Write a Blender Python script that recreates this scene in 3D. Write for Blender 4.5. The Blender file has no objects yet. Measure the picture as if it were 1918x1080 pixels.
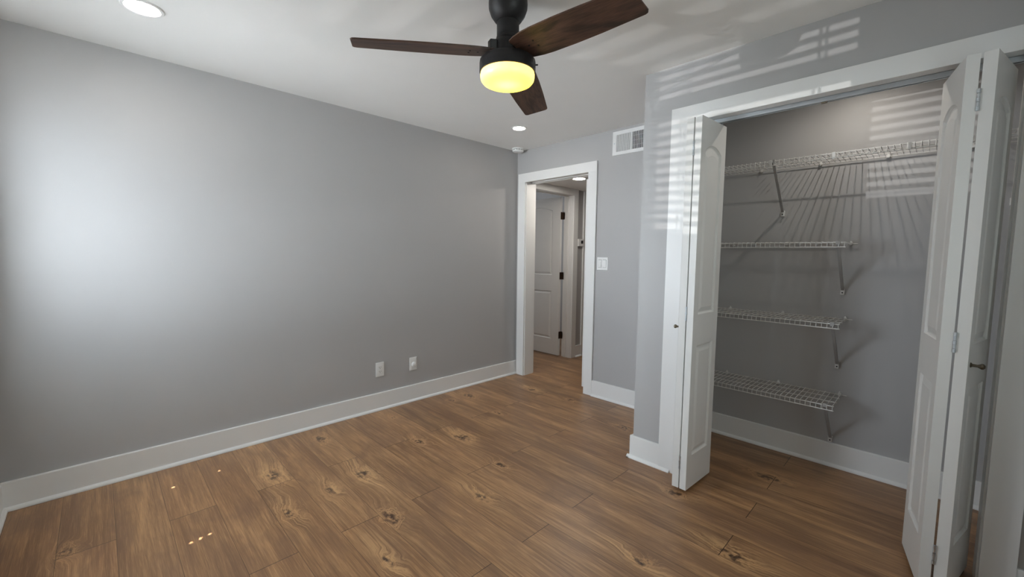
import bpy, bmesh, math, random
from mathutils import Vector, Matrix
random.seed(7)
PI = math.pi
SC = bpy.context.scene
COL = SC.collection

# ------------------------------------------------------------------ camera
H = 2.36
cam_d = bpy.data.cameras.new('camera')
cam = bpy.data.objects.new('camera', cam_d)
COL.objects.link(cam)
F = Vector((-0.70790947, 0.70170307, -0.0804797))
R = Vector((0.7033245, 0.71078654, 0.0108229))
U = Vector((-0.06479835, 0.04894171, 0.99669749))
m = Matrix((R, U, -F)).transposed().to_4x4()
m.translation = Vector((3.15270979, -3.18968958, 1.28581414))
cam.matrix_world = m
cam_d.sensor_fit = 'HORIZONTAL'
cam_d.sensor_width = 36.0
cam_d.lens = 36.0 * 782.995 / 1918.0
cam_d.clip_start = 0.02
SC.camera = cam

# ------------------------------------------------------------------ colour management, sky, daylight
SC.view_settings.view_transform = 'Standard'
SC.view_settings.look = 'None'
SC.view_settings.gamma = 1.0
SC.view_settings.exposure = 0.0
SC.view_settings.use_curve_mapping = False
try:
    SC.cycles.use_denoising = True
    SC.cycles.use_light_tree = False
    SC.cycles.use_adaptive_sampling = False
    SC.cycles.max_bounces = 10
    SC.cycles.diffuse_bounces = 6
    SC.cycles.sample_clamp_indirect = 6.0
except Exception:
    pass

WX0, WX1, WZ0, WZ1 = 0.235, 1.268, 0.735, 2.14      # window opening in the wall behind the camera
RXW = 3.78                                        # room face of the right wall
WY = -3.592                                       # room face of the window wall

wd = bpy.data.worlds.new('sky'); SC.world = wd; wd.use_nodes = True
bg = wd.node_tree.nodes['Background']
bg.inputs[0].default_value = (0.62, 0.80, 1.0, 1); bg.inputs[1].default_value = 2.0

def light(name, kind, loc, direction, energy, color, **kw):
    d = bpy.data.lights.new(name, kind); d.energy = energy; d.color = color
    for k, v in kw.items(): setattr(d, k, v)
    o = bpy.data.objects.new(name, d); COL.objects.link(o); o.location = loc
    o.rotation_euler = Vector(direction).to_track_quat('-Z', 'Y').to_euler()
    return o
# daylight arriving through the window behind its blind: bright sky near the glass, open sky far out, sunlit ground
light('window_daylight', 'AREA', (0.50, WY-0.1625, 1.55), (0, 1, 0), 26, (0.84, 0.93, 1.0), shape='RECTANGLE', size=0.50, size_y=0.90)
light('sky_daylight', 'AREA', (-0.3, WY-4.0, 2.0), (0.3, 1, -0.1), 330, (0.78, 0.89, 1.0), shape='RECTANGLE', size=3.0, size_y=2.5)
light('ground_bounce', 'AREA', (0.75, WY-5.0, -0.6), (0, 1, 0.4), 1750, (0.92, 0.97, 1.0), shape='RECTANGLE', size=5.0, size_y=3.0)
# greener daylight from the second window, in the right wall
light('side_window_daylight', 'AREA', (RXW+0.16, -2.35, 1.45), (-1, 0, 0), 10, (0.97, 1.0, 0.82), shape='RECTANGLE', size=0.92, size_y=1.25)
# added fill light in the room across the hall, from no visible source
light('side_room_fill', 'AREA', (-2.0, 0.9, 1.5), (1, 0, 0), 10, (0.9, 0.95, 1.0), shape='RECTANGLE', size=1.0, size_y=1.2)
# the sun itself, kept out by the closed slats except for a few cord holes
light('sun', 'SUN', (1.5, -6, 4), (-0.175, 1.0, -1.46), 30.0, (1.0, 0.94, 0.84), angle=math.radians(0.35))
# low sun glint thrown up from outside (a shiny surface below the window), makes the slatted patches
light('sun_glint', 'SUN', (-1.2, -6, -0.6), (0.57, 1.0, 0.235), 0.95, (1.0, 0.98, 0.95), angle=math.radians(0.15))

# ------------------------------------------------------------------ material helpers
def newmat(name):
    mt = bpy.data.materials.new(name); mt.use_nodes = True
    return mt, mt.node_tree, mt.node_tree.nodes['Principled BSDF']
def N(nt, t, **kw):
    n = nt.nodes.new(t)
    for k, v in kw.items(): setattr(n, k, v)
    return n
def L(nt, a, b): nt.links.new(a, b)
def MATH(nt, op, a, b=None, clamp=False):
    n = N(nt, 'ShaderNodeMath', operation=op); n.use_clamp = clamp
    for i, x in enumerate((a, b)):
        if x is None: continue
        if isinstance(x, (int, float)): n.inputs[i].default_value = x
        else: L(nt, x, n.inputs[i])
    return n.outputs[0]
def MR(nt, x, a, b, c, d, smooth=False):
    n = N(nt, 'ShaderNodeMapRange')
    if smooth: n.interpolation_type = 'SMOOTHSTEP'
    L(nt, x, n.inputs[0])
    for i, v in enumerate((a, b, c, d)): n.inputs[i+1].default_value = v
    return n.outputs[0]
def MIX(nt, f, a, b, mode='MIX'):
    n = N(nt, 'ShaderNodeMix', data_type='RGBA', blend_type=mode)
    for i, x in ((0, f), (6, a), (7, b)):
        if isinstance(x, (int, float)): n.inputs[i].default_value = x
        elif isinstance(x, tuple): n.inputs[i].default_value = (*x, 1)
        else: L(nt, x, n.inputs[i])
    return n.outputs[2]
def srgb(r, g, b):
    f = lambda c: (c/255/12.92) if c/255 <= 0.04045 else ((c/255+0.055)/1.055)**2.4
    return (f(r), f(g), f(b))

def paint(name, col, rough=0.5, bump=0.02, scale=260, spec=0.4, mottle=0.03):
    mt, nt, b = newmat(name)
    tc = N(nt, 'ShaderNodeTexCoord')
    n1 = N(nt, 'ShaderNodeTexNoise'); n1.inputs['Scale'].default_value = scale; n1.inputs['Detail'].default_value = 2
    n2 = N(nt, 'ShaderNodeTexNoise'); n2.inputs['Scale'].default_value = 2.3; n2.inputs['Detail'].default_value = 3
    L(nt, tc.outputs['Object'], n1.inputs['Vector']); L(nt, tc.outputs['Object'], n2.inputs['Vector'])
    d = tuple(c*(1-mottle) for c in col); e = tuple(min(1, c*(1+mottle)) for c in col)
    L(nt, MIX(nt, n2.outputs['Fac'], d, e), b.inputs['Base Color'])
    b.inputs['Roughness'].default_value = rough
    b.inputs['Specular IOR Level'].default_value = spec
    bp = N(nt, 'ShaderNodeBump'); bp.inputs['Strength'].default_value = bump*10; bp.inputs['Distance'].default_value = 0.0006
    L(nt, n1.outputs['Fac'], bp.inputs['Height']); L(nt, bp.outputs[0], b.inputs['Normal'])
    return mt
M = {}
M['wall'] = paint('grey_wall_paint', (0.45, 0.445, 0.445), 0.50, 0.03)
M['ceiling'] = paint('ceiling_paint', (0.86, 0.855, 0.84), 0.7, 0.03)
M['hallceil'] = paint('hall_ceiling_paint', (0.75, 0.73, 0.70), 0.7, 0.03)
M['trim'] = paint('white_trim_paint', (0.84, 0.84, 0.83), 0.38, 0.01, 90, 0.45, 0.015)
M['plastic'] = paint('white_plastic', (0.85, 0.85, 0.84), 0.35, 0.0, 90, 0.5, 0.01)
M['wire'] = paint('white_vinyl_wire', (0.68, 0.675, 0.66), 0.4, 0.0, 90, 0.5, 0.01)

M['strut'] = paint('shaded_strut', (0.34, 0.33, 0.32), 0.5, 0.0, 90, 0.4, 0.02)  # darker than the wires, puts the shade under the struts into their colour
def door_paint():
    mt, nt, b = newmat('white_moulded_door')
    tc = N(nt, 'ShaderNodeTexCoord'); mp = N(nt, 'ShaderNodeMapping')
    mp.inputs['Scale'].default_value = (160, 160, 5)
    L(nt, tc.outputs['Object'], mp.inputs['Vector'])
    n = N(nt, 'ShaderNodeTexNoise'); n.inputs['Scale'].default_value = 1; n.inputs['Detail'].default_value = 3
    L(nt, mp.outputs[0], n.inputs['Vector'])
    n2 = N(nt, 'ShaderNodeTexNoise'); n2.inputs['Scale'].default_value = 9
    L(nt, tc.outputs['Object'], n2.inputs['Vector'])
    L(nt, MIX(nt, n2.outputs['Fac'], (0.78, 0.775, 0.76), (0.82, 0.815, 0.80)), b.inputs['Base Color'])
    b.inputs['Roughness'].default_value = 0.42; b.inputs['Specular IOR Level'].default_value = 0.4
    bp = N(nt, 'ShaderNodeBump'); bp.inputs['Strength'].default_value = 0.25; bp.inputs['Distance'].default_value = 0.0005
    L(nt, n.outputs['Fac'], bp.inputs['Height']); L(nt, bp.outputs[0], b.inputs['Normal'])
    return mt
M['door'] = door_paint()

def metal(name, col, rough, metallic=1.0):
    mt, nt, b = newmat(name)
    tc = N(nt, 'ShaderNodeTexCoord'); n = N(nt, 'ShaderNodeTexNoise'); n.inputs['Scale'].default_value = 40
    L(nt, tc.outputs['Object'], n.inputs['Vector'])
    L(nt, MR(nt, n.outputs['Fac'], 0.3, 0.7, rough*0.85, rough*1.15), b.inputs['Roughness'])
    b.inputs['Base Color'].default_value = (*col, 1); b.inputs['Metallic'].default_value = metallic
    return mt
M['bronze'] = metal('dark_bronze_metal', (0.075, 0.045, 0.03), 0.45, 0.7)
M['black'] = metal('matte_black_metal', (0.0065, 0.0055, 0.0065), 0.5, 0.0)
M['steel'] = metal('zinc_steel', (0.62, 0.66, 0.70), 0.35)
M['nickel'] = metal('aged_nickel', (0.20, 0.17, 0.13), 0.35)
M['dark'] = metal('dark_slot', (0.012, 0.012, 0.012), 0.8, 0.0)

def emit(name, col, s):
    mt, nt, b = newmat(name)
    b.inputs['Base Color'].default_value = (0.8, 0.8, 0.8, 1)
    b.inputs['Emission Color'].default_value = (*col, 1); b.inputs['Emission Strength'].default_value = s
    return mt
M['led'] = emit('downlight_diffuser', (1.0, 0.90, 0.78), 60.0)
M['led_hall'] = emit('hall_downlight_diffuser', (1.0, 0.93, 0.84), 190.0)
M['led_closet'] = emit('closet_lamp_diffuser', (1.0, 0.93, 0.84), 6.0)

def shade_mat():
    mt, nt, b = newmat('frosted_amber_shade')
    tc = N(nt, 'ShaderNodeTexCoord'); sp = N(nt, 'ShaderNodeSeparateXYZ')
    L(nt, tc.outputs['Object'], sp.inputs[0])
    rr = MATH(nt, 'SQRT', MATH(nt, 'ADD', MATH(nt, 'MULTIPLY', sp.outputs[0], sp.outputs[0]), MATH(nt, 'MULTIPLY', sp.outputs[1], sp.outputs[1])))
    hot = MR(nt, rr, 0.0, 0.075, 1.0, 0.0, True)
    rim = MR(nt, rr, 0.098, 0.112, 0.0, 0.45, True)
    f = MATH(nt, 'MAXIMUM', hot, rim, True)
    col = MIX(nt, f, (1.0, 0.80, 0.045), (1.0, 0.88, 0.16))
    top = MR(nt, sp.outputs[2], -0.012, 0.002, 0.0, 1.0, True)
    col = MIX(nt, top, col, (1.0, 0.55, 0.12))
    L(nt, col, b.inputs['Emission Color']); b.inputs['Emission Strength'].default_value = 2.5
    b.inputs['Base Color'].default_value = (0.8, 0.75, 0.6, 1); b.inputs['Roughness'].default_value = 0.3
    return mt
M['shade'] = shade_mat()

# fan blade wood: grain runs along local X
def blade_mat():
    mt, nt, b = newmat('dark_oak_blade')
    tc = N(nt, 'ShaderNodeTexCoord'); oi = N(nt, 'ShaderNodeObjectInfo')
    off = N(nt, 'ShaderNodeCombineXYZ'); L(nt, MATH(nt, 'MULTIPLY', oi.outputs['Random'], 13.0), off.inputs[0])
    va = N(nt, 'ShaderNodeVectorMath', operation='ADD'); L(nt, tc.outputs['Object'], va.inputs[0]); L(nt, off.outputs[0], va.inputs[1])
    def noise(sc, detail, dist=0.0):
        mp = N(nt, 'ShaderNodeMapping'); mp.inputs['Scale'].default_value = sc
        L(nt, va.outputs[0], mp.inputs['Vector'])
        n = N(nt, 'ShaderNodeTexNoise'); n.inputs['Scale'].default_value = 1; n.inputs['Detail'].default_value = detail
        n.inputs['Distortion'].default_value = dist
        L(nt, mp.outputs[0], n.inputs['Vector']); return n.outputs['Fac']
    a = noise((5, 45, 10), 4, 0.8); c = noise((20, 420, 40), 3); w = noise((3.5, 14, 5), 2, 1.5)
    col = MIX(nt, MR(nt, a, 0.3, 0.7, 0, 1), (0.020, 0.0095, 0.0065), (0.090, 0.042, 0.026))
    col = MIX(nt, MR(nt, c, 0.35, 0.65, 0.0, 0.55), col, (0.15, 0.078, 0.050))
    col = MIX(nt, MR(nt, w, 0.52, 0.66, 0, 0.8), col, (0.014, 0.007, 0.005))
    L(nt, col, b.inputs['Base Color']); b.inputs['Roughness'].default_value = 0.5
    return mt
M['blade'] = blade_mat()

# floor: laminate planks running along X
KNOTS = [(0.878,-2.149),(0.915,-2.357),(0.884,-1.419),(1.531,-1.80),(0.23,-1.597),(1.361,-2.232),(1.355,-1.492),(0.554,-2.525),
         (0.978,-2.582),(1.625,-2.385),(0.243,-2.149),(0.223,-1.024),(0.238,-0.84),(0.723,-1.68),(0.729,-0.93),(0.504,-0.281),
         (0.946,-0.248),(1.60,-0.441),(2.238,-1.015),(0.617,-3.34),(2.62,-1.30),(2.36,-1.62),(2.55,-0.45)]
def floor_mat():
    mt, nt, b = newmat('walnut_laminate_planks')
    uv = N(nt, 'ShaderNodeUVMap'); uv.uv_map = 'grain'
    ue = N(nt, 'ShaderNodeUVMap'); ue.uv_map = 'edge'
    at = N(nt, 'ShaderNodeAttribute'); at.attribute_name = 'tone'
    tc = N(nt, 'ShaderNodeTexCoord')
    # nearest listed knot, in a space squeezed along the grain
    wob = N(nt, 'ShaderNodeTexNoise'); wob.inputs['Scale'].default_value = 14; wob.inputs['Detail'].default_value = 3
    L(nt, tc.outputs['Object'], wob.inputs['Vector'])
    wv = N(nt, 'ShaderNodeVectorMath', operation='MULTIPLY_ADD'); L(nt, wob.outputs['Color'], wv.inputs[0])
    wv.inputs[1].default_value = (0.13, 0.07, 0); wv.inputs[2].default_value = (-0.065, -0.035, 0)
    pp = N(nt, 'ShaderNodeVectorMath', operation='ADD'); L(nt, tc.outputs['Object'], pp.inputs[0]); L(nt, wv.outputs[0], pp.inputs[1])
    ps = N(nt, 'ShaderNodeVectorMath', operation='MULTIPLY'); L(nt, pp.outputs[0], ps.inputs[0]); ps.inputs[1].default_value = (15.0, 30.0, 0)
    D = None
    for ki, (kx, ky) in enumerate(KNOTS):
        n = N(nt, 'ShaderNodeVectorMath', operation='DISTANCE'); L(nt, ps.outputs[0], n.inputs[0]); n.inputs[1].default_value = (kx*15, ky*30, 0)
        o = MATH(nt, 'MULTIPLY', n.outputs['Value'], (1.0, 1.5, 0.8, 1.25, 1.7)[ki % 5])
        D = o if D is None else MATH(nt, 'MINIMUM', D, o)
    # long pale flame running along the grain beside the big knots
    p2 = N(nt, 'ShaderNodeVectorMath', operation='MULTIPLY'); L(nt, pp.outputs[0], p2.inputs[0]); p2.inputs[1].default_value = (4.5, 17.0, 0)
    D2 = None
    for ki in (0, 1, 2, 3, 7, 8, 9, 15, 20, 21):
        kx, ky = KNOTS[ki]
        n = N(nt, 'ShaderNodeVectorMath', operation='DISTANCE'); L(nt, p2.outputs[0], n.inputs[0]); n.inputs[1].default_value = ((kx-0.02)*4.5, (ky+0.012)*17, 0)
        D2 = n.outputs['Value'] if D2 is None else MATH(nt, 'MINIMUM', D2, n.outputs['Value'])
    near = MR(nt, D, 0.3, 3.6, 1.0, 0.0, True)
    # grain coordinates, bent around the knots
    sep = N(nt, 'ShaderNodeSeparateXYZ'); L(nt, uv.outputs[0], sep.inputs[0])
    vv = MATH(nt, 'ADD', sep.outputs[1], MATH(nt, 'MULTIPLY', near, 0.04))
    cmb = N(nt, 'ShaderNodeCombineXYZ'); L(nt, sep.outputs[0], cmb.inputs[0]); L(nt, vv, cmb.inputs[1])
    def noise(sc, detail, dist=0.0, rough=0.5):
        mp = N(nt, 'ShaderNodeMapping'); mp.inputs['Scale'].default_value = sc
        L(nt, cmb.outputs[0], mp.inputs['Vector'])
        n = N(nt, 'ShaderNodeTexNoise'); n.inputs['Scale'].default_value = 1; n.inputs['Detail'].default_value = detail
        n.inputs['Distortion'].default_value = dist; n.inputs['Roughness'].default_value = rough
        L(nt, mp.outputs[0], n.inputs['Vector']); return n.outputs['Fac']
    broad = noise((1.1, 9, 1), 3, 0.8)
    mid = noise((1.3, 26, 1), 6, 0.35, 0.70)
    thin = noise((2.6, 100, 1), 4, 0.25, 0.62)
    fine = noise((10, 420, 1), 3, 0.2, 0.6)
    pat = noise((3.2, 9, 1), 3, 1.0)
    def S(r, g, b): return srgb(min(255, r*1.21), min(255, g*1.235), min(255, b*1.255))
    col = MIX(nt, MR(nt, broad, 0.28, 0.72, 0, 1), S(108, 78, 55), S(160, 121, 84))
    col = MIX(nt, MR(nt, mid, 0.32, 0.56, 0.50, 0.0), col, S(92, 66, 47))
    col = MIX(nt, MR(nt, mid, 0.52, 0.72, 0.0, 0.42), col, S(178, 140, 102))
    col = MIX(nt, MR(nt, thin, 0.34, 0.52, 0.42, 0.0), col, S(90, 64, 46))
    col = MIX(nt, MR(nt, thin, 0.54, 0.70, 0.0, 0.28), col, S(180, 143, 104))
    col = MIX(nt, MR(nt, fine, 0.36, 0.58, 0.42, 0.0), col, S(98, 68, 47))
    col = MIX(nt, MR(nt, fine, 0.56, 0.70, 0.0, 0.22), col, S(190, 150, 108))
    col = MIX(nt, MR(nt, pat, 0.46, 0.68, 0.0, 0.55), col, S(104, 77, 58))
    fl_ = MATH(nt, 'MULTIPLY', MR(nt, D2, 0.10, 1.5, 0.75, 0.0, True), MR(nt, thin, 0.44, 0.58, 0.0, 0.75))
    col = MIX(nt, fl_, col, S(184, 146, 104))
    # pale swirl and dark broken heart of the knots
    rn = N(nt, 'ShaderNodeTexNoise'); rn.noise_dimensions = '1D'; rn.inputs['Scale'].default_value = 2.6; rn.inputs['Detail'].default_value = 2
    L(nt, MATH(nt, 'ADD', D, MATH(nt, 'MULTIPLY', mid, 3.2)), rn.inputs['W'])
    hn = N(nt, 'ShaderNodeTexNoise'); hn.inputs['Scale'].default_value = 34; hn.inputs['Detail'].default_value = 3
    L(nt, tc.outputs['Object'], hn.inputs['Vector'])
    halo = MATH(nt, 'MULTIPLY', MR(nt, D, 0.5, 2.6, 0.6, 0.0, True), MR(nt, rn.outputs['Fac'], 0.42, 0.62, 0.0, 1.0))
    col = MIX(nt, halo, col, S(178, 136, 94))
    ring = MATH(nt, 'MULTIPLY', MR(nt, D, 0.3, 1.7, 0.5, 0.0, True), MR(nt, rn.outputs['Fac'], 0.36, 0.52, 1.0, 0.0))
    ring = MATH(nt, 'MULTIPLY', ring, MR(nt, hn.outputs['Fac'], 0.40, 0.60, 0.2, 1.0))
    col = MIX(nt, ring, col, S(84, 58, 42))
    heart = MATH(nt, 'MULTIPLY', MR(nt, D, 0.2, 1.25, 0.95, 0.0, True), MR(nt, hn.outputs['Fac'], 0.44, 0.56, 0.0, 1.0))
    col = MIX(nt, heart, col, S(60, 42, 32))
    # each plank a little lighter or darker
    col = MIX(nt, 1.0, col, at.outputs['Color'], 'MULTIPLY')
    # seams
    se = N(nt, 'ShaderNodeSeparateXYZ'); L(nt, ue.outputs[0], se.inputs[0])
    seam = MATH(nt, 'MAXIMUM', MR(nt, se.outputs[0], 0.0006, 0.0022, 1, 0), MR(nt, se.outputs[1], 0.0004, 0.0014, 0.75, 0))
    col = MIX(nt, seam, col, srgb(52, 35, 25))
    L(nt, col, b.inputs['Base Color'])
    L(nt, MR(nt, fine, 0.3, 0.7, 0.30, 0.42), b.inputs['Roughness'])
    b.inputs['Specular IOR Level'].default_value = 0.45
    bp = N(nt, 'ShaderNodeBump'); bp.inputs['Strength'].default_value = 0.25; bp.inputs['Distance'].default_value = 0.0012
    hgt = MATH(nt, 'SUBTRACT', MATH(nt, 'MULTIPLY', fine, 0.4), seam)
    L(nt, hgt, bp.inputs['Height']); L(nt, bp.outputs[0], b.inputs['Normal'])
    return mt
M['floor'] = floor_mat()

# ------------------------------------------------------------------ object helpers
def obj(name, bm, mat, parent=None, smooth=False):
    me = bpy.data.meshes.new(name)
    bmesh.ops.recalc_face_normals(bm, faces=bm.faces[:])
    bm.to_mesh(me); bm.free()
    if smooth:
        for p in me.polygons: p.use_smooth = True
        try: me.set_sharp_from_angle(angle=math.radians(38))
        except Exception: pass
    me.materials.append(M[mat] if isinstance(mat, str) else mat)
    o = bpy.data.objects.new(name, me); COL.objects.link(o)
    if parent: o.parent = parent
    return o
def tag(o, label=None, cat=None, group=None, kind=None):
    if label: o['label'] = label
    if cat: o['category'] = cat
    if group: o['group'] = group
    if kind: o['kind'] = kind
    return o
def thing(name, loc, label, cat, group=None, rz=0):
    o = bpy.data.objects.new(name, None); COL.objects.link(o); o.location = loc; o.rotation_euler = (0, 0, rz)
    o.empty_display_size = 0.1
    return tag(o, label, cat, group)
def dup(root, loc, rz=None, label=None, group=None):
    r = root.copy(); COL.objects.link(r); r.location = loc
    if rz is not None: r.rotation_euler = (0, 0, rz)
    if label: r['label'] = label
    if group: r['group'] = group
    for ch in list(root.children):
        c = ch.copy(); COL.objects.link(c); c.parent = r
        for g in list(ch.children):
            d = g.copy(); COL.objects.link(d); d.parent = c
    return r
def bx(bm, x0, x1, y0, y1, z0, z1, bev=0.0):
    vs = [bm.verts.new((x, y, z)) for x in (x0, x1) for y in (y0, y1) for z in (z0, z1)]
    fs = [(0,1,3,2),(4,6,7,5),(0,4,5,1),(2,3,7,6),(0,2,6,4),(1,5,7,3)]
    faces = [bm.faces.new([vs[i] for i in f]) for f in fs]
    if bev > 0:
        es = list({e for f in faces for e in f.edges})
        bmesh.ops.bevel(bm, geom=es, offset=bev, segments=2, profile=0.5, affect='EDGES')
    return bm
def boxes(lst, bev=0.0):
    bm = bmesh.new()
    for b in lst: bx(bm, *b, bev=bev)
    return bm
def lathe(bm, prof, seg=48, center=(0, 0, 0), cap=True):
    cx, cy, cz = center; rings = []
    for (r, z) in prof:
        if r < 1e-6: rings.append([bm.verts.new((cx, cy, cz+z))])
        else: rings.append([bm.verts.new((cx+r*math.cos(2*PI*i/seg), cy+r*math.sin(2*PI*i/seg), cz+z)) for i in range(seg)])
    for a, b in zip(rings, rings[1:]):
        for i in range(seg):
            j = (i+1) % seg
            if len(a) == 1 and len(b) == 1: continue
            if len(a) == 1: bm.faces.new((a[0], b[j], b[i]))
            elif len(b) == 1: bm.faces.new((a[i], a[j], b[0]))
            else: bm.faces.new((a[i], a[j], b[j], b[i]))
    if cap:
        for rg in (rings[0], rings[-1]):
            if len(rg) > 1: bm.faces.new(rg)
    return bm
def tube(bm, p0, p1, r, seg=8):
    p0, p1 = Vector(p0), Vector(p1); d = (p1-p0); q = d.to_track_quat('Z', 'Y')
    ra = []
    for p in (p0, p1):
        ra.append([bm.verts.new(p + q @ Vector((r*math.cos(2*PI*i/seg), r*math.sin(2*PI*i/seg), 0))) for i in range(seg)])
    for i in range(seg):
        j = (i+1) % seg; bm.faces.new((ra[0][i], ra[0][j], ra[1][j], ra[1][i]))
    bm.faces.new(ra[0]); bm.faces.new(ra[1])
    return bm
def prism(bm, pts, axis, a0, a1):
    """extrude a 2D outline along an axis: 'x' pts=(y,z), 'y' pts=(x,z), 'z' pts=(x,y)"""
    def P(p, a): return {'x': (a, p[0], p[1]), 'y': (p[0], a, p[1]), 'z': (p[0], p[1], a)}[axis]
    A = [bm.verts.new(P(p, a0)) for p in pts]; B = [bm.verts.new(P(p, a1)) for p in pts]
    n = len(pts)
    for i in range(n):
        j = (i+1) % n; bm.faces.new((A[i], A[j], B[j], B[i]))
    bm.faces.new(A); bm.faces.new(B)
    return bm
def struct(name, bm, mat, label=None):
    return tag(obj(name, bm, mat), label, None, None, 'structure')

# ------------------------------------------------------------------ the setting
# door wall is Y=0, left wall X=0; the closet stands out into the room at Y=-0.807
CY, CYB = -0.807, -0.692                 # closet front wall, room face and inner face
CX = 1.866                               # closet outer left corner
CL, CR = 2.140, 3.342                    # closet opening between the jambs
DL, DR = 0.135, 0.910                    # bedroom doorway between the jambs
ZD, ZC = 2.031, 2.0287                   # bottoms of the two head casings
RX = 3.78                                # right wall
HXE, HYE = 2.2, 2.6                      # hall extents

# floor, plank by plank
def make_floor():
    bm = bmesh.new()
    ug = bm.loops.layers.uv.new('grain'); ue = bm.loops.layers.uv.new('edge')
    tl = bm.loops.layers.float_color.new('tone')
    PW, PL = 0.185, 1.27
    X0, X1, Y0, Y1 = -2.2, RX+0.12, WY-0.12, HYE+0.15
    k = math.floor((Y0+2.45)/PW)
    while -2.45+PW*k < Y1:
        y0 = -2.45+PW*k; y1 = y0+PW
        j0 = 0.035 if k % 2 == 0 else 0.66
        n = math.floor((X0-j0)/PL); x = j0+n*PL
        while x < X1:
            a, b = max(x, X0), min(x+PL, X1); c, d = max(y0, Y0), min(y1, Y1)
            if b > a and d > c:
                rnd = random.Random(k*131+int(x*100)*7)
                ou, ov = rnd.uniform(0, 40), rnd.uniform(0, 40)
                t = rnd.uniform(0.90, 1.08); tw = rnd.uniform(-0.02, 0.02)
                # split the plank along its seams so the edge map is exact
                xs = [a, min(a+0.02, b), max(b-0.02, a), b]; ys = [c, c+0.02, d-0.02, d]
                for i in range(3):
                    for q in range(3):
                        if xs[i+1]-xs[i] < 1e-6 or ys[q+1]-ys[q] < 1e-6: continue
                        vs = [bm.verts.new((xs[i+ii], ys[q+qq], 0)) for ii, qq in ((0,0),(1,0),(1,1),(0,1))]
                        f = bm.faces.new(vs)
                        for l in f.loops:
                            px, py = l.vert.co.x, l.vert.co.y
                            l[ug].uv = (px+ou, py+ov)
                            l[ue].uv = (min(px-x, x+PL-px), min(py-y0, y1-py))
                            l[tl] = (t+tw, t, t-tw, 1)
            x += PL
        k += 1
    bmesh.ops.remove_doubles(bm, verts=bm.verts[:], dist=1e-5)
    return bm
fl = struct('floor', make_floor(), 'floor', 'brown wood plank floor')
struct('ceiling', boxes([(-0.13, RX+0.13, WY-0.20, 0.13, H, H+0.1)]), 'ceiling', 'off white ceiling')
struct('wall_left', boxes([(-0.13, 0, WY-0.20, 0.0, 0, H)]), 'wall', 'grey left wall')
bm = boxes([(-0.13, DL-0.02, 0, 0.13, 0, H), (DL-0.02, RX+0.13, 0, 0.13, ZD+0.022, H),
            (DR+0.02, CX+0.115, 0, 0.040, 0, ZD+0.022), (DR+0.02, CX+0.115, 0.090, 0.13, 0, ZD+0.022),
            (CX+0.115, RX+0.13, 0.0, 0.13, 0, ZD+0.022)])
struct('wall_back', bm, 'wall', 'grey wall holding the bedroom doorway')
struct('wall_closet_side', boxes([(CX, CX+0.115, CY, 0.0, 0, H)]), 'wall')
struct('wall_closet_front', boxes([(CX+0.115, CL-0.02, CY, CYB, 0, H), (CL-0.02, CR+0.02, CY, CYB, ZC+0.022, H),
                             (CR+0.02, RX, CY, CYB, 0, H)]), 'wall', 'grey wall around the closet opening')
struct('wall_right', boxes([(RX, RX+0.13, WY-0.13, -2.81, 0, H), (RX, RX+0.13, -1.89, 0.0, 0, H), (RX, RX+0.13, -2.81, -1.89, 0, 0.82), (RX, RX+0.13, -2.81, -1.89, 2.08, H)]), 'wall')
bm = boxes([(RX+0.07, RX+0.12, -2.81, -2.775, 0.82, 2.08), (RX+0.07, RX+0.12, -1.925, -1.89, 0.82, 2.08), (RX+0.07, RX+0.12, -2.775, -1.925, 0.82, 0.85),
            (RX+0.07, RX+0.12, -2.775, -1.925, 2.05, 2.08), (RX+0.07, RX+0.12, -2.775, -1.925, 1.43, 1.48)])
struct('window_2', bm, 'trim')
bm = boxes([(RX-0.018, RX, -2.90, -2.81, 0.82, 2.17), (RX-0.018, RX, -1.89, -1.80, 0.82, 2.17), (RX-0.018, RX, -2.81, -1.89, 2.08, 2.17),
            (RX-0.04, RX+0.07, -2.92, -1.78, 0.795, 0.82), (RX-0.016, RX, -2.90, -1.80, 0.71, 0.795)])
struct('trim_6', bm, 'trim')
WT = 0.20                                # depth of the window wall
struct('wall_front', boxes([(0, WX0, WY-WT, WY, 0, H), (WX1, RX, WY-WT, WY, 0, H),
                            (WX0, WX1, WY-WT, WY, 0, WZ0), (WX0, WX1, WY-WT, WY, WZ1, H)]), 'wall')

# baseboards: flat board with a small shoe moulding at its foot
BH = 0.1444
SHOE = [(0.015, 0.0), (0.030, 0.0), (0.030, 0.004), (0.0285, 0.009), (0.024, 0.0145), (0.019, 0.018), (0.015, 0.0195)]
BOARD = [(0, 0), (0.015, 0), (0.015, BH-0.003), (0.0125, BH), (0, BH)]
def base_y(bm, y0, y1, x, s, shoe=True):                     # runs along Y on a wall facing s*X
    for pr in ([BOARD, SHOE] if shoe else [BOARD]): prism(bm, [(x+s*a, b) for a, b in pr], 'y', y0, y1)
def base_x(bm, x0, x1, y, s, shoe=True):                     # runs along X on a wall facing s*Y
    for pr in ([BOARD, SHOE] if shoe else [BOARD]): prism(bm, [(y+s*a, b) for a, b in pr], 'x', x0, x1)
bm = bmesh.new(); base_y(bm, WY, 0.0, 0, 1); struct('baseboard_left', bm, 'trim', 'white baseboard along the grey left wall')
bm = bmesh.new(); base_x(bm, 1.0019, CX, 0, -1); struct('baseboard_back', bm, 'trim', 'short white baseboard right of the doorway')
bm = bmesh.new(); base_x(bm, CX-0.0155, 2.044, CY, -1, False); prism(bm, [(CY-a, b) for a, b in SHOE], 'x', CX-0.030, 2.044+0.072)
base_y(bm, CY-0.0, 0.0, CX, -1)
bx(bm, CX-0.030, CX-0.015, CY-0.030, CY, 0, 0.012)
struct('baseboard_closet_front', bm, 'trim', 'white baseboard wrapping the closet corner')
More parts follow.
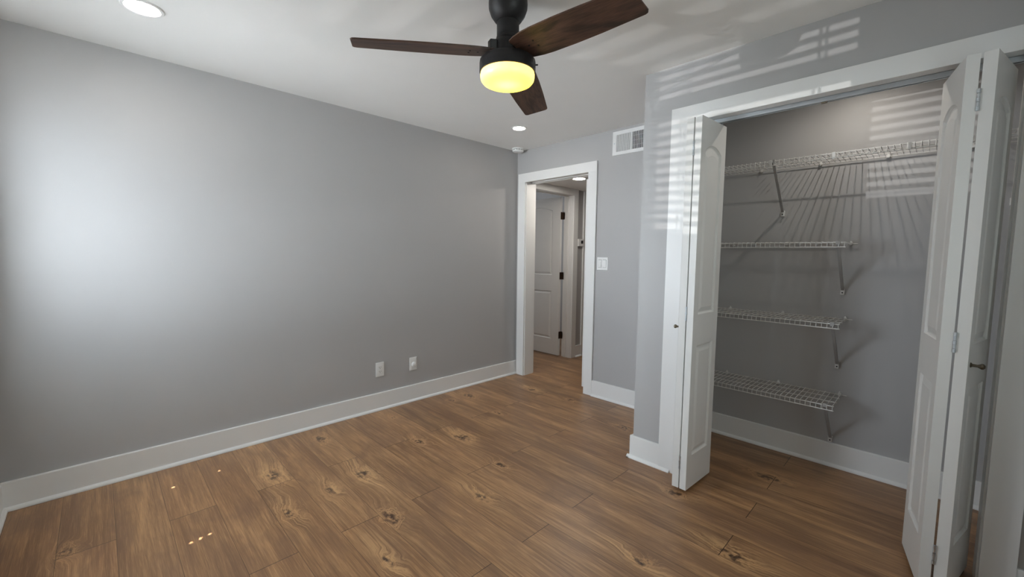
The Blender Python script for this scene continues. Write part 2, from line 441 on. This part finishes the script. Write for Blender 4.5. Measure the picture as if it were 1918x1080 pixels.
bm = bmesh.new(); base_x(bm, CX+0.115, RX, 0.0, -1); struct('baseboard_closet', bm, 'trim', 'white baseboard inside the closet')
bm = bmesh.new(); base_x(bm, 3.4395, RX, CY, -1); struct('baseboard_closet_right', bm, 'trim')
bm = bmesh.new(); base_x(bm, 0.0, RX, WY, 1); struct('baseboard_front', bm, 'trim')
bm = bmesh.new(); base_y(bm, WY, CY, RX, -1); struct('baseboard_right', bm, 'trim')

# casing and jambs of the bedroom doorway
bm = boxes([(0.0305, 0.129, -0.019, 0, 0, ZD), (0.911, 1.0019, -0.019, 0, 0, ZD), (0.0305, 1.0019, -0.019, 0, ZD, 2.121)], 0.0012)
for (y0, y1) in ((0.0, 0.13),): bx(bm, DL-0.02, DL, y0, y1, 0, ZD)
for (y0, y1) in ((0.0, 0.040), (0.090, 0.13)):
    bx(bm, DR+0.005, DR+0.025, y0, y1, 0, ZD); bx(bm, DL-0.02, DR+0.025, y0, y1, ZD+0.002, ZD+0.022)
bx(bm, DL, DR, 0.040, 0.090, ZD+0.016, ZD+0.022)
for x0, x1, z0, z1 in ((0.0, 0.129, 0, ZD), (0.911, 1.0, 0, ZD), (0.0, 1.0, ZD, 2.083)): bx(bm, x0, x1, 0.13, 0.149, z0, z1)
struct('trim_1', bm, 'trim', 'white flat casing around the bedroom doorway')

# casing and jambs of the closet opening
bm = boxes([(2.044, 2.1355, CY-0.019, CY, 0, ZC), (3.3475, 3.4395, CY-0.019, CY, 0, ZC), (2.044, 3.4395, CY-0.019, CY, ZC, 2.1157)], 0.0012)
bx(bm, CL-0.02, CL, CY, CYB, 0, ZC); bx(bm, CR, CR+0.02, CY, CYB, 0, ZC); bx(bm, CL-0.02, CR+0.02, CY, CYB, ZC+0.003, ZC+0.022)
struct('trim_2', bm, 'trim', 'white flat casing around the closet opening')

# ------------------------------------------------------------------ hall beyond the doorway
HZ = 2.087
JY0, JY1, JH = 0.17, 0.967, 2.012            # doorway in the hall's left wall
struct('wall_hall_left', boxes([(-0.134, 0, 0.13, JY0-0.02, 0, HZ), (-0.134, 0, JY1+0.02, HYE, 0, HZ), (-0.134, 0, JY0-0.02, JY1+0.02, JH+0.02, HZ)]), 'wall')
struct('wall_hall_back', boxes([(-0.134, HXE, HYE, HYE+0.1, 0, HZ)]), 'wall')
struct('wall_hall_right', boxes([(HXE, HXE+0.1, 0.13, HYE+0.1, 0, HZ)]), 'wall')
struct('ceiling_hall', boxes([(-0.134, HXE+0.1, 0.13, HYE+0.1, HZ, HZ+0.08)]), 'hallceil')
struct('wall_side_room', boxes([(-2.2, -0.134, 1.9, 2.0, 0, H), (-2.2, -2.1, 0.0, 2.0, 0, H), (-2.2, -0.134, 0.0, 0.1, 0, H), (-0.144, -0.134, 0.1, 1.9, HZ, H)]), 'wall')
struct('ceiling_side_room', boxes([(-2.2, -0.134, 0.0, 2.0, H, H+0.08)]), 'ceiling')
bm = boxes([(0, 0.018, JY1+0.004, JY1+0.090, 0, JH), (0, 0.018, JY0-0.04, JY0-0.004, 0, JH), (0, 0.018, JY0-0.04, JY1+0.090, JH, HZ)], 0.0012)
bx(bm, -0.134, 0, JY1, JY1+0.02, 0, JH); bx(bm, -0.134, 0, JY0-0.02, JY0, 0, JH); bx(bm, -0.134, 0, JY0-0.02, JY1+0.02, JH, JH+0.02)
bx(bm, -0.098, -0.062, JY1-0.011, JY1, 0, JH); bx(bm, -0.098, -0.062, JY0, JY1, JH-0.011, JH)
struct('trim_3', bm, 'trim', 'white casing and jamb of the doorway across the hall')
bm = boxes([(0, 0.018, 1.178, 1.27, 0, HZ-0.005), (0, 0.012, 1.27, 2.05, 0, 2.02), (0, 0.018, 2.05, 2.14, 0, HZ-0.005)], 0.001)
struct('trim_4', bm, 'trim', 'white door casing at the far end of the hall')
bm = bmesh.new(); base_y(bm, 1.057, 1.178, 0, 1); struct('baseboard_hall', bm, 'trim')

# ------------------------------------------------------------------ moulded panel doors
def outline(u0, u1, v0, v1, rise, inset, n=14):
    u0, u1, v0, v1 = u0+inset, u1-inset, v0+inset, v1-inset
    pts = [(u0, v0), (u1, v0), (u1, v1)]
    if rise > 0:
        c = (u0+u1)/2; hw = (u1-u0)/2; rr = rise*(hw*2)/((u1+inset)-(u0-inset))
        rad = (hw*hw+rr*rr)/(2*rr); a = math.asin(min(1, hw/rad))
        for i in range(1, n):
            t = a-2*a*i/n
            pts.append((c+rad*math.sin(t), v1+rad*math.cos(t)-(rad-rr)))
    pts.append((u0, v1))
    return pts
PROFILE = [(0.0, 0.0), (0.002, -0.005), (0.007, -0.0095), (0.012, -0.010), (0.036, -0.002)]
def panel_slab(w, z0, z1, t, recs):
    """door slab in local X (0..w), Z, thickness along Y centred on 0, moulded on both faces"""
    bm = bmesh.new()
    rims = []
    for s in (1, -1):
        P = lambda u, v, d: (u, s*(t/2+d), v)
        outer = [bm.verts.new(P(u, v, 0)) for u, v in ((0, z0), (w, z0), (w, z1), (0, z1))]
        es = [bm.edges.new((outer[i], outer[(i+1) % 4])) for i in range(4)]
        for rec in recs:
            loops = []
            for ins, dep in PROFILE:
                loops.append([bm.verts.new(P(u, v, dep)) for u, v in outline(*rec, ins)])
            k = len(loops[0])
            es += [bm.edges.new((loops[0][i], loops[0][(i+1) % k])) for i in range(k)]
            for A, B in zip(loops, loops[1:]):
                for i in range(k):
                    j = (i+1) % k; bm.faces.new((A[i], A[j], B[j], B[i]))
            bm.faces.new(loops[-1])
        bmesh.ops.triangle_fill(bm, edges=es, use_beauty=True)
        rims.append(outer)
    for i in range(4):
        j = (i+1) % 4; bm.faces.new((rims[0][i], rims[0][j], rims[1][j], rims[1][i]))
    return bm
ZB, ZT = 0.022, 1.999
PW_ = 0.298; PT = 0.035
def narrow_slab(): return panel_slab(PW_, ZB, ZT, PT, [(0.052, PW_-0.052, 0.205, 0.812, 0, ), (0.052, PW_-0.052, 0.980, 1.835, 0.034)])

def hinge_bm(h=0.075, r=0.005, w=0.022, ax=0):
    bm = bmesh.new()
    n = 5
    for i in range(n):
        tube(bm, (0, 0, -h/2+i*h/n+0.0006), (0, 0, -h/2+(i+1)*h/n-0.0006), r if i % 2 == 0 else r*0.8, 10)
    return bm
def bifold(label, apex, ang_l, ang_r, knob_side):
    """apex = room-side end between the two panels; each panel runs back into the opening"""
    root = thing('bifold_door', (apex[0], apex[1], 0), label, 'door')
    for s, ang in ((-1, ang_l), (1, ang_r)):
        p = obj('door_panel', narrow_slab(), 'door', root)
        # local X of the slab points from the apex back to the opening (world +Y when ang = 0)
        p.rotation_euler = (0, 0, PI/2 - ang)
        off = PT/2 + 0.0030
        p.location = (s*off, 0, 0)
        if s == knob_side:
            bm = bmesh.new()
            lathe(bm, [(0.0, 0.0), (0.009, 0.0), (0.009, 0.002), (0.0052, 0.005), (0.0048, 0.018), (0.0075, 0.023), (0.0105, 0.028), (0.0098, 0.033), (0.005, 0.037), (0, 0.0375)], 20)
            k = obj('knob', bm, 'nickel', p, True)
            k['label'] = 'small round metal pull knob'
            k.location = (0.034, -s*(PT/2), 0.905); k.rotation_euler = (s*PI/2, 0, 0)
        bm = boxes([(PW_-0.033, PW_-0.021, -0.006, 0.006, ZT, ZC-0.004)]); obj('pivot_pin', bm, 'steel', p)
        if s == knob_side:
            obj('pivot_bracket', boxes([(PW_-0.045, PW_-0.002, -0.012, 0.012, 0.0, 0.012), (PW_-0.033, PW_-0.021, -0.005, 0.005, 0.012, ZB)]), 'dark', p)
    for z in (1.84, 0.985, 0.168):
        h = obj('hinge', hinge_bm(), 'steel', root, True); h.location = (0, -0.001, z)
    return root
# local frames: panel at s=-1 leans to -X towards its back end for ang<0
bifold('white two-panel bifold door folded open at the left side of the closet', (2.243, -0.986), -0.055, 0.055, -1)
bifold('white two-panel bifold door folded open at the right side of the closet', (3.2215, -0.984), -0.185, 0.225, 1)

# hall door, swung open at a right angle into the room across the hall
d1 = tag(obj('door_1', panel_slab(0.76, 0.012, 2.005, 0.035, [(0.125, 0.635, 0.215, 0.830, 0), (0.125, 0.635, 1.035, 1.845, 0.052)]), 'door'),
         'open white two-panel arched door across the hall', None, None, 'structure')
d1.location = (-0.157, 0.9425, 0); d1.rotation_euler = (0, 0, PI)
for z in (1.775, 1.028, 0.273):
    bm = hinge_bm(0.09, 0.0075)
    bx(bm, 0.001, 0.032, 0.002, 0.005, -0.045, 0.045); bx(bm, -0.004, -0.0005, -0.036, 0, -0.045, 0.045)
    h = obj('hinge', bm, 'bronze', d1, False); h['label'] = 'dark bronze hinge'
    h.matrix_parent_inverse = Matrix.Identity(4)
    h.location = (-0.004-0.001, -0.0225-0.0, z); h.rotation_euler = (0, 0, PI)

# sliding door almost wholly inside the wall right of the doorway
d2 = tag(obj('door_2', boxes([(0.846, 1.60, 0.048, 0.083, 0.038, 1.985)], 0.0015), 'door'), 'white edge of the sliding door pushed into the wall', None, None, 'structure')
obj('edge_pull', boxes([(0.8445, 0.8475, 0.058, 0.073, 0.905, 0.938)], 0.0006), 'dark', d2)
obj('hanger', boxes([(0.93, 0.96, 0.060, 0.070, 1.985, 2.035), (1.5, 1.53, 0.060, 0.070, 1.985, 2.035)]), 'steel', d2)

# closet door track under the head jamb
t = thing('closet_door_track', (2.74, -0.742, ZC+0.003), 'pale metal track under the top of the closet opening', 'track')
bm = boxes([(CL-2.74, CR-2.74, -0.014, 0.014, -0.0015, 0), (CL-2.74, CR-2.74, -0.014, -0.0125, -0.021, 0), (CL-2.74, CR-2.74, 0.0125, 0.014, -0.021, 0),
            (CL-2.74, CR-2.74, -0.0125, -0.005, -0.021, -0.0195), (CL-2.74, CR-2.74, 0.005, 0.0125, -0.021, -0.0195)])
obj('rail', bm, 'steel', t)
obj('bumper', boxes([(-0.012, 0.012, -0.008, 0.008, -0.026, -0.003)], 0.002), 'nickel', t)

# ------------------------------------------------------------------ wire shelves
def wire_shelf(label, x0, x1, z, strut_x, clips, tabs, open_end):
    root = thing('wire_shelf', (x0, 0, z), label, 'shelf', 'wire shelves in the closet')
    w = x1-x0; D_ = 0.300
    bm = bmesh.new()
    for y in (-0.012, -0.105, -0.205, -D_): tube(bm, (0, y, 0), (w+(0.022 if y == -0.012 and open_end else 0), y, 0), 0.0026, 8)
    tube(bm, (0, -D_-0.002, -0.025), (w, -D_-0.002, -0.025), 0.0026, 8)
    n = int(round(w/0.0254))
    for i in range(n+1):
        x = 0.006+(w-0.012)*i/n
        tube(bm, (x, -0.010, 0.004), (x, -D_-0.003, 0.004), 0.0017, 6)
        tube(bm, (x, -D_-0.004, 0.005), (x, -D_-0.005, -0.027), 0.0017, 6)
    obj('wire_deck', bm, 'wire', root, True)
    for sx in strut_x:
        bm = bmesh.new()
        a, b = Vector((sx-x0, -D_+0.004, -0.008)), Vector((sx-x0, -0.014, -0.278))
        d = (b-a).normalized(); nrm = Vector((0, d.z, -d.y))
        for off, ww in ((0, 0.0075),):
            vs = []
            for p in (a, b):
                for su, sv in ((-1, -1), (1, -1), (1, 1), (-1, 1)):
                    vs.append(bm.verts.new(p+Vector((su*ww, 0, 0))+nrm*sv*0.004))
            for f in ((0,1,2,3),(7,6,5,4),(0,4,5,1),(1,5,6,2),(2,6,7,3),(3,7,4,0)): bm.faces.new([vs[i] for i in f])
        bx(bm, sx-x0-0.010, sx-x0+0.010, -D_-0.006, -D_+0.010, -0.012, 0.009, 0.002)
        br = obj('support_strut', bm, 'strut', root)
        bm = boxes([(sx-x0-0.011, sx-x0+0.011, -0.020, 0.0, -0.305, -0.268)], 0.003)
        obj('wall_foot', bm, 'wire', br)
        bm = bmesh.new(); tube(bm, (sx-x0, -0.0215, -0.292), (sx-x0, -0.018, -0.292), 0.004, 10); obj('screw', bm, 'dark', br)
    for cx in clips:
        bm = boxes([(cx-x0-0.008, cx-x0+0.008, -0.018, 0, -0.008, 0.010)], 0.003)
        tube(bm, (cx-x0, -0.006, 0.006), (cx-x0, -0.006, 0.017), 0.005, 8)
        obj('wall_clip', bm, 'wire', root)
    for tx in tabs:
        obj('lip_tab', boxes([(tx-x0-0.007, tx-x0+0.007, -D_-0.0085, -D_-0.0055, -0.030, 0.006)], 0.001), 'wire', root)
    return root
SX = CX+0.117
wire_shelf('longest and highest white wire shelf in the closet, spanning its full width', SX, RX-0.002, 1.857, (2.436, 3.40), (2.30, 2.62, 2.93, 3.25), (2.425, 2.726, 3.027, 3.33), False)
wire_shelf('short white wire shelf second from the top in the closet', SX, 2.806, 1.372, (2.772,), (2.15, 2.47, 2.795), (), True)
wire_shelf('short white wire shelf third from the top, above the lowest one', SX, 2.806, 0.921, (2.772,), (2.15, 2.47, 2.795), (), True)
wire_shelf('lowest white wire shelf, nearest the closet floor', SX, 2.806, 0.457, (2.765,), (2.15, 2.47, 2.795), (), True)

# ------------------------------------------------------------------ ceiling fan
FX, FY = 1.861, -1.949
fan = thing('ceiling_fan', (FX, FY, 2.03), 'black ceiling fan with three dark wood blades and a glowing yellow light', 'ceiling fan')
bm = bmesh.new(); lathe(bm, [(0.0, 0.33), (0.066, 0.33), (0.069, 0.322), (0.072, 0.315), (0.0785, 0.295), (0.0795, 0.270), (0.0785, 0.252), (0.070, 0.228), (0.055, 0.207), (0.047, 0.200), (0.0, 0.200)], 56)
obj('canopy', bm, 'black', fan, True)
bm = bmesh.new(); lathe(bm, [(0.0, 0.205), (0.0455, 0.205), (0.0455, 0.142), (0.0475, 0.140), (0.0475, 0.131), (0.0445, 0.129), (0.0, 0.129)], 48)
obj('neck', bm, 'black', fan, True)
bm = bmesh.new(); lathe(bm, [(0.0, 0.133), (0.045, 0.133), (0.055, 0.124), (0.0585, 0.112), (0.0585, 0.052), (0.0, 0.052)], 48)
obj('motor_housing', bm, 'black', fan, True)
bm = bmesh.new(); lathe(bm, [(0.0, 0.056), (0.098, 0.056), (0.108, 0.053), (0.114, 0.046), (0.1155, 0.037), (0.1155, 0.002), (0.113, 0.0), (0.0, 0.0)], 64)
obj('light_housing', bm, 'black', fan, True)
bm = bmesh.new(); lathe(bm, [(0.0, 0.0), (0.110, 0.0), (0.1115, -0.006), (0.1115, -0.018), (0.109, -0.028), (0.102, -0.037), (0.090, -0.043), (0.070, -0.0455), (0.035, -0.0465), (0.0, -0.0465)], 64)
sh = obj('glass_shade', bm, 'shade', fan, True); sh['label'] = 'glowing yellow round light shade'
bm = bmesh.new(); tube(bm, (0, 0, 0), (0.010, 0, 0), 0.003, 10)
sw = obj('switch', bm, 'black', fan); sw.location = (0.1155*0.80, 0.1155*0.60, 0.028); sw.rotation_euler = (0, 0, 0.64)
DROOP = 0.066
PITCH = math.radians(-12)
def blade_bm():
    # outline in local XY, X outward from the axis
    pts = []
    up = [(0.063, 0.052), (0.068, 0.058), (0.095, 0.066), (0.14, 0.0735), (0.19, 0.0765), (0.30, 0.0765), (0.42, 0.0725), (0.590, 0.0635), (0.600, 0.060), (0.606, 0.050)]
    pts = up + [(x, -y) for x, y in reversed(up)]
    bm = bmesh.new(); prism(bm, pts, 'z', -0.003, 0.003)
    bmesh.ops.bevel(bm, geom=[e for e in bm.edges if abs(e.verts[0].co.z-e.verts[1].co.z) < 1e-6], offset=0.0012, segments=1, affect='EDGES')
    return bm
bl = None
for k in range(3):
    a = math.radians((240.6, -1.6, 120.6)[k])
    if bl is None:
        bl = obj('blade', blade_bm(), 'blade', fan); b = bl
        bk = obj('blade_bracket', boxes([(0.045, 0.150, -0.024, 0.024, 0.003, 0.010), (0.050, 0.078, -0.024, 0.024, 0.003, 0.044)], 0.003), 'black', bl)
        for x, y in ((0.125, 0.0), (0.160, -0.016), (0.160, 0.016)):
            bm = bmesh.new(); tube(bm, (x, y, -0.0052), (x, y, -0.0028), 0.0035, 10); obj('screw', bm, 'black', bl)
    else:
        b = bl.copy(); COL.objects.link(b); b.parent = fan
        for ch in list(bl.children):
            c = ch.copy(); COL.objects.link(c); c.parent = b
    b.location = (0, 0, 0.080)
    b.rotation_euler = (Matrix.Rotation(a, 4, 'Z') @ Matrix.Rotation(DROOP, 4, 'Y') @ Matrix.Rotation(PITCH, 4, 'X')).to_euler()

# ------------------------------------------------------------------ lamps in the ceilings
def downlight(loc, label, mat='led', r=0.062):
    root = thing('recessed_light', loc, label, 'light', None)
    bm = bmesh.new(); lathe(bm, [(r, -0.003), (r+0.004, -0.006), (r+0.014, -0.005), (r+0.018, 0.0), (r, 0.0)], 48, cap=False)
    obj('trim_ring', bm, 'plastic', root, True)
    bm = bmesh.new(); lathe(bm, [(0, -0.0035), (r, -0.0035), (r, -0.0005), (0, -0.0005)], 48)
    obj('diffuser', bm, mat, root)
    return root
downlight((0.608, -2.993, H), 'round recessed ceiling light at the upper left above the left wall', r=0.060)
downlight((0.590, -0.585, H), 'round recessed ceiling light between the fan and the smoke detector', r=0.050)
downlight((0.48, 0.43, HZ), 'round ceiling light in the hall seen through the doorway', 'led_hall', r=0.060)
downlight((2.80, -0.36, H), 'small recessed light in the closet ceiling', 'led_closet', r=0.024)
light('closet_lamp', 'SPOT', (2.80, -0.36, H-0.012), (0, 0, -1), 11.0, (1.0, 0.93, 0.83), shadow_soft_size=0.007, spot_size=math.radians(168), spot_blend=1.0)

# ------------------------------------------------------------------ small fittings
sd = thing('smoke_detector', (0.098, -0.098, H), 'white round smoke detector on the ceiling in the far corner', 'smoke detector')
bm = bmesh.new(); lathe(bm, [(0, 0), (0.060, 0), (0.062, -0.004), (0.062, -0.012), (0.052, -0.014), (0.0, -0.014)], 48); obj('base', bm, 'plastic', sd, True)
bm = bmesh.new(); lathe(bm, [(0, -0.019), (0.055, -0.019), (0.057, -0.023), (0.055, -0.032), (0.046, -0.037), (0.030, -0.039), (0, -0.040)], 48); obj('cover', bm, 'plastic', sd, True)
bm = bmesh.new()
lathe(bm, [(0.0, -0.0135), (0.050, -0.0135), (0.050, -0.0195), (0.0, -0.0195)], 40)
obj('vent_gap', bm, 'dark', sd, True)
bm = bmesh.new()
for i in range(12):
    a = 2*PI*(i+0.5)/12
    v0 = len(bm.verts)
    bx(bm, 0.047, 0.056, -0.0055, 0.0055, -0.020, -0.013); bm.verts.ensure_lookup_table()
    bmesh.ops.rotate(bm, verts=bm.verts[v0:], cent=(0, 0, 0), matrix=Matrix.Rotation(a, 3, 'Z'))
obj('vent_rib', bm, 'plastic', sd)

# air register on the door wall, just below the ceiling
vt = thing('air_vent', (1.146, 0, 2.1385), 'white metal air vent high on the wall beside the closet', 'air vent')
VW, VH = 0.355, 0.197
bm = boxes([(0, VW, -0.007, 0, 0, 0.027), (0, VW, -0.007, 0, VH-0.030, VH), (0, 0.036, -0.007, 0, 0.027, VH-0.030), (VW-0.036, VW, -0.007, 0, 0.027, VH-0.030), (0.174, 0.184, -0.007, 0, 0.027, VH-0.030)])
obj('frame', bm, 'plastic', vt)
obj('duct_back', boxes([(0.03, VW-0.03, -0.0012, -0.0004, 0.02, VH-0.024)]), 'dark', vt)
for nm, x0, x1, sgn in (('louvres', 0.036, 0.174, 1), ('louvres', 0.184, VW-0.036, -1)):
    bm = bmesh.new(); n = 11 if sgn > 0 else 9
    for i in range(n):
        cx = x0+(x1-x0)*(i+0.5)/n; dx = 0.0034 if sgn > 0 else 0.0022
        y0, y1 = -0.0068, -0.0013
        pts = [(cx-sgn*dx-0.0004, y1), (cx-sgn*dx+0.0004, y1), (cx+sgn*dx+0.0004, y0), (cx+sgn*dx-0.0004, y0)] if sgn < 0 else \
              [(cx-dx-0.0004, y0), (cx-dx+0.0004, y0), (cx+dx+0.0004, y1), (cx+dx-0.0004, y1)]
        prism(bm, pts, 'z', 0.027, VH-0.030)
    if sgn < 0:
        for zz in (0.060, 0.098, 0.136): bx(bm, x0, x1, -0.0022, -0.0015, zz-0.0008, zz+0.0008)
    obj(nm, bm, 'plastic', vt)
bm = bmesh.new(); tube(bm, (0.018, -0.009, 0.098), (0.018, -0.0065, 0.098), 0.0045, 12); obj('screw', bm, 'steel', vt)

# switches right of the doorway
sp = thing('light_switch', (1.075, 0, 1.215), 'white double light switch plate beside the doorway', 'light switch')
obj('plate', boxes([(-0.056, 0.056, -0.006, 0, -0.057, 0.057)], 0.0025), 'plastic', sp)
for cx in (-0.0235, 0.0235):
    obj('gap', boxes([(cx-0.0178, cx+0.0178, -0.0064, -0.0056, -0.0345, 0.0345)]), 'dark', sp)
bm = bmesh.new()
prism(bm, [(-0.006, -0.033), (-0.0072, -0.033), (-0.0110, 0.0325), (-0.006, 0.0325)], 'x', 0.0235-0.0165, 0.0235+0.0165); obj('rocker', bm, 'plastic', sp)
bm = bmesh.new(); bx(bm, -0.0235-0.0165, -0.0235+0.0165, -0.0075, -0.006, -0.033, 0.0325); bx(bm, -0.0235-0.009, -0.0235+0.008, -0.0105, -0.0075, -0.028, 0.016)
rk = obj('fan_control', bm, 'plastic', sp)
obj('slider', boxes([(-0.0235+0.010, -0.0235+0.015, -0.0105, -0.0075, -0.024, -0.008)]), 'plastic', rk)

# outlets on the left wall
op = thing('wall_outlet', (0, -1.585, 0.3365), 'white duplex wall outlet, nearer of the two plates low on the left wall', 'outlet')
obj('plate', boxes([(0, 0.006, -0.036, 0.036, -0.0585, 0.0585)], 0.0025), 'plastic', op)
obj('receptacle', boxes([(0.006, 0.0085, -0.0165, 0.0165, -0.0335, 0.0335)], 0.001), 'plastic', op)
bm = bmesh.new()
for zc in (0.017, -0.017):
    for y, hh in ((-0.0062, 0.0045), (0.0062, 0.0038)): bx(bm, 0.0084, 0.0088, y-0.0011, y+0.0011, zc+0.002-hh, zc+0.002+hh)
    tube(bm, (0.0083, 0, zc-0.0085), (0.0088, 0, zc-0.0085), 0.0024, 12)
obj('slot', bm, 'dark', op)
jp = thing('cable_plate', (0, -1.273, 0.330), 'white wall plate with a round cable nub, farther of the two on the left wall', 'wall plate')
obj('plate', boxes([(0, 0.006, -0.036, 0.036, -0.0565, 0.0565)], 0.0025), 'plastic', jp)
bm = bmesh.new(); bx(bm, 0.006, 0.0075, -0.0265, 0.0265, -0.047, 0.047, 0.001)
obj('insert', bm, 'plastic', jp)
bm = bmesh.new(); lathe(bm, [(0, 0), (0.021, 0), (0.0205, 0.008), (0.016, 0.013), (0.008, 0.015), (0, 0.0155)], 32)
nb = obj('nub', bm, 'plastic', jp, True); nb.rotation_euler = (0, PI/2, 0); nb.location = (0.0072, 0.002, -0.006)

# thermostat in the hall
th = thing('thermostat', (0, 1.118, 1.445), 'small white thermostat on the hall wall', 'thermostat')
obj('body', boxes([(0, 0.026, -0.052, 0.052, -0.045, 0.045)], 0.004), 'plastic', th)
obj('screen', boxes([(0.0255, 0.0275, -0.002, 0.038, -0.012, 0.026)], 0.0006), 'dark', th)

# ------------------------------------------------------------------ window behind the camera with its blind
bm = boxes([(WX0, WX0+0.020, WY-WT, WY-0.165, WZ0, WZ1), (WX1-0.020, WX1, WY-WT, WY-0.165, WZ0, WZ1), (WX0+0.020, WX1-0.020, WY-WT, WY-0.165, WZ0, WZ0+0.010),
            (WX0+0.020, WX1-0.020, WY-WT, WY-0.165, WZ1-0.03, WZ1), (WX0+0.020, WX1-0.020, WY-WT, WY-0.165, 1.375, 1.475)])
w1 = struct('window_1', bm, 'trim')
bl_ = thing('window_blind', ((WX0+WX1)/2, WY-0.135, WZ1), 'white slatted blind in the window', 'blind')
hw = (WX1-WX0)/2-0.0012
obj('headrail', boxes([(-hw, hw, -0.028, 0.028, -0.045, 0)], 0.003), 'plastic', bl_)
bm = bmesh.new(); TILT = math.radians(-16); z = -0.07; wv = 0.025; k = 0
c, sn = math.cos(TILT), math.sin(TILT)
XM = (WX0+WX1)/2
HOLES = {0.44-XM: (18, 12), 1.05-XM: (18, 17, 16)}          # cord holes left open by the slack cords
def slat_piece(x0, x1, v0, v1, zc):
    pts = [(v0*c+0.001*sn, zc+v0*sn-0.001*c), (v1*c+0.001*sn, zc+v1*sn-0.001*c), (v1*c-0.001*sn, zc+v1*sn+0.001*c), (v0*c-0.001*sn, zc+v0*sn+0.001*c)]
    prism(bm, pts, 'x', x0, x1)
while z > WZ0-WZ1+0.045:
    xs = sorted(x for x, ks in HOLES.items() if k in ks)
    x = -hw
    for hx in xs:
        hl = 0.009 if k % 2 else 0.006
        slat_piece(x, hx-hl, -wv, wv, z); slat_piece(hx-hl, hx+hl, -wv, -0.008, z); slat_piece(hx-hl, hx+hl, 0.008, wv, z); x = hx+hl
    slat_piece(x, hw, -wv, wv, z)
    z -= 0.0525; k += 1
obj('slats', bm, 'plastic', bl_)
for x in HOLES:
    for y in (0.0205, -0.0215): obj('ladder_tape', boxes([(x+0.012, x+0.024, y, y+0.001, WZ0-WZ1+0.02, -0.04)]), 'plastic', bl_)
obj('bottom_rail', boxes([(-hw, hw, -0.025, 0.025, WZ0-WZ1+0.001, WZ0-WZ1+0.020)], 0.003), 'plastic', bl_)
